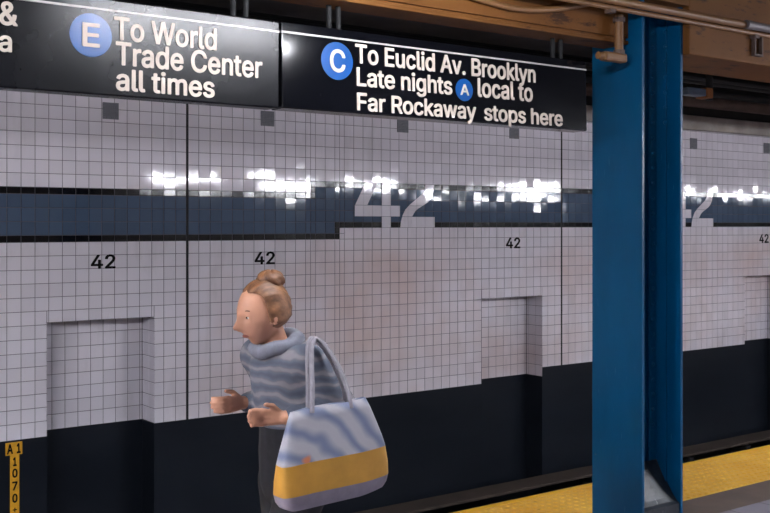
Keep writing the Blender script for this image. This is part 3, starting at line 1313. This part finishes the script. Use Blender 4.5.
for k in range(33):
    an = 2 * math.pi * k / 32
    ring.append(Vector(B(-0.045 + 0.075 * math.cos(an), 0.082 * math.sin(an), 1.315 + 0.022 * math.cos(an) + 0.004 * math.sin(5 * an))))
g.tube(ring, 0.028, 0, 12, False)
g.build('collar', 'collar', t)
g = MB()                                             # hair cap


def haircap(q):
    x, y, z = q
    # hairline: drawn back from the face, down to the nape
    ss = lambda a, b, v: (lambda q: q * q * (3 - 2 * q))(max(0.0, min(1.0, (v - a) / (b - a))))
    k = ss(-0.30, -0.62, x) * ss(0.78, 0.42, z)
    x += 0.40 * k
    y *= 1 - 0.14 * k
    if z < -0.35:
        z = -0.35 + (z + 0.35) * 0.55
        if x < 0:
            x *= 0.55
    w = 1 + 0.02 * math.sin(14 * math.atan2(y, z + 0.3))
    return Vector((x * w, y * w, z * w))


g.sphere(hc + Vector((0.012, 0, 0.012)), (0.102, 0.086, 0.112), 0, 48, 32, haircap, hr)
hb = g.build('hair', 'hair', t)
g = MB()


def bunf(q):
    an = math.atan2(q.y, q.x)
    return q * (1 + 0.07 * math.sin(6 * an + 5 * q.z))


g.sphere(hc + Vector((0.035, 0, 0.118)), (0.052, 0.05, 0.036), 0, 32, 20, bunf)
g.build('bun', 'hair', hb)
for s in (-1, 1):
    g = MB()
    ec = hc + hr @ Vector((-0.0735, s * 0.028, 0.006))
    g.sphere(ec + Vector((0.0035, 0, 0)), (0.010, 0.0105, 0.0062), 0, 16, 12)
    e = g.build('eye', 'eye_white', t)
    g = MB()
    g.sphere(ec + Vector((-0.0032, 0, -0.0005)), (0.0045, 0.0058, 0.0052), 0, 12, 8)
    g.build('iris', 'iris', e)
for s in (-1, 1):
    g = MB()
    pts = [hc + hr @ Vector((-0.081 + 0.012 * (k / 6) ** 2, s * (0.014 + 0.030 * k / 6), 0.026 + 0.006 * math.sin(k / 6 * 2.6))) for k in range(7)]
    g.tube(pts, [0.0022 + 0.0012 * math.sin(k / 6 * 3.1) for k in range(7)], 0, 8)
    g.build('eyebrow', 'hair', t)
g = MB()
g.sphere(hc + hr @ Vector((-0.0845, 0, -0.062)), (0.008, 0.019, 0.0058), 0, 20, 10)
g.build('lips', 'lips', t)
for s in (-1, 1):
    a, to = Vector(AN[s]), Vector(TO[s])
    sh = empty('shoe', (0, 0, 0), None, None)
    sh.parent = t
    bpy.data.objects.remove(sh)
    g = MB()
    fw = (to - a)
    fw.z = min(fw.z, 0)
    heel = a - Vector((fw.x, fw.y, 0)).normalized() * 0.035 + Vector((0, 0, -0.045))
    g.capsule(a + Vector((0, 0, 0.01)), heel, 0.045, 0.036)
    g.capsule(heel, to, 0.036, 0.034, 1.15)
    so = g.build('shoe', 'shoe', t, bake=[('REMESH', dict(mode='VOXEL', voxel_size=0.008)), ('SMOOTH', dict(factor=0.5, iterations=3))])
    g = MB()
    g.capsule(heel + Vector((0, 0, -0.024)), to + Vector((-0.004, 0, -0.02)), 0.015, 0.015, 2.2)
    g.build('sole', 'sole', so)

# ------------------------------------------------------------------ tote bag hung from the shoulder
BX, BY = 1.975, 2.985
t = empty('tote_bag', (BX, BY, 0.78), 'large tote bag with blue and white top and yellow base on walking person', 'bag')
ZS = [(0.812, 0.36, 0.085), (0.819, 0.395, 0.10), (0.836, 0.42, 0.11), (0.862, 0.435, 0.112), (0.863, 0.436, 0.112), (0.905, 0.435, 0.105), (0.962, 0.42, 0.095), (0.963, 0.42, 0.095),
      (1.0, 0.40, 0.08), (1.05, 0.365, 0.06), (1.10, 0.33, 0.04), (1.135, 0.30, 0.026)]


def ring_pts(z, w, d, k0=32):
    r = []
    for k in range(k0):
        an = 2 * math.pi * k / k0
        cx, sy_ = math.cos(an), math.sin(an)
        ex = 0.45
        lean = (z - 0.78) * -0.04
        sag = 0.012 * math.sin(3 * an + 9 * z)
        r.append(Vector((BX + lean + (w / 2 + sag * 0.5) * math.copysign(abs(cx) ** ex, cx) ,
                         BY + (d / 2 + sag * 0.3) * math.copysign(abs(sy_) ** ex, sy_), z + 0.012 * cx)))
    return r


def loft(mb, rows, mi=0):
    k0 = len(rows[0])
    vs = [v for r in rows for v in r]
    fs = []
    for i in range(len(rows) - 1):
        for k in range(k0):
            fs.append((i * k0 + k, i * k0 + (k + 1) % k0, (i + 1) * k0 + (k + 1) % k0, (i + 1) * k0 + k))
    mb.add(vs, fs, mi, True)


g = MB()
rows = [ring_pts(*q) for q in ZS]
loft(g, rows[:4], 0)
g.add(rows[0], [list(range(32))], 0)
g.build('base_panel', 'bag_pale', t)
g = MB()
loft(g, rows[3:8])
g.build('middle_panel', 'bag_yellow', t)
g = MB()
inner = [ring_pts(z, w - 0.012, max(d - 0.01, 0.006)) for z, w, d in ZS[::-1]][:4]
loft(g, rows[7:] + inner)
g.build('upper_panel', 'bag_print', t)
for dy in (-0.012, 0.012):
    g = MB()
    pts = []
    for k in range(25):
        u = k / 24
        an = math.pi * u
        pts.append((BX - 0.09 + 0.02 + 0.16 * u * 1.0 - 0.02, BY + dy + 0.10 * math.sin(an) ** 1.2, 1.115 + 0.235 * math.sin(an) ** 0.7))
    g.tube(pts, 0.009, 0, 8)
    g.build('strap', 'strap', t)

# ------------------------------------------------------------------ platform lamps
proto = None
for row_y, z, xs in ((3.0, 2.45, [-5.7, -4.4, -3.1, -1.8, -0.5]),
                     (2.6, 2.78, [2.45]),
                     (1.2, 2.44, [7.3, 9.2, 10.9, 15.0, 19.6, 21.4, 23.2]),
                     (-4.0, 2.50, [12.4, 16.8, 18.6, 20.4])):
    for xx in xs:
        if proto is None:
            proto = empty('fluorescent_lamp', (xx, row_y, z), 'white twin tube fluorescent lamp hung from the platform ceiling', 'lamp',
                          'fluorescent lamps over the platform')
            m = MB()
            m.box((xx - 0.64, row_y - 0.07, z + 0.045), (xx + 0.64, row_y + 0.07, z + 0.11), 0, 0.008)
            m.build('housing', 'white_metal', proto)
            for dy in (-0.042, 0.042):
                m = MB()
                m.tube([(xx - 0.6, row_y + dy, z + 0.02), (xx + 0.6, row_y + dy, z + 0.02)], 0.019, 0, 8)
                m.build('tube', 'tube', proto)
            for dx in (-0.45, 0.45):
                m = MB()
                m.tube([(xx + dx, row_y, z + 0.11), (xx + dx, row_y, 3.2)], 0.01, 0, 8)
                m.build('hanger_rod', 'white_metal', proto)
            o = proto
        else:
            o = copy_tree(proto)
            o.location = (xx, row_y, z)
            if z != 2.45:
                for ch in [q for q in bpy.data.objects if q.parent == o and q.name.startswith('hanger_rod')]:
                    ch.scale = (1, 1, (3.2 - z - 0.11) / (3.2 - 2.45 - 0.11))
                    ch.location.z = 0.11 * (1 - ch.scale.z)
            if z == 2.78:                    # one tube left out to halve its light
                o['label'] = 'white fluorescent lamp with one tube only hung over the left sign'
                bpy.data.objects.remove([q for q in bpy.data.objects if q.parent == o and q.name.startswith('tube')][0])
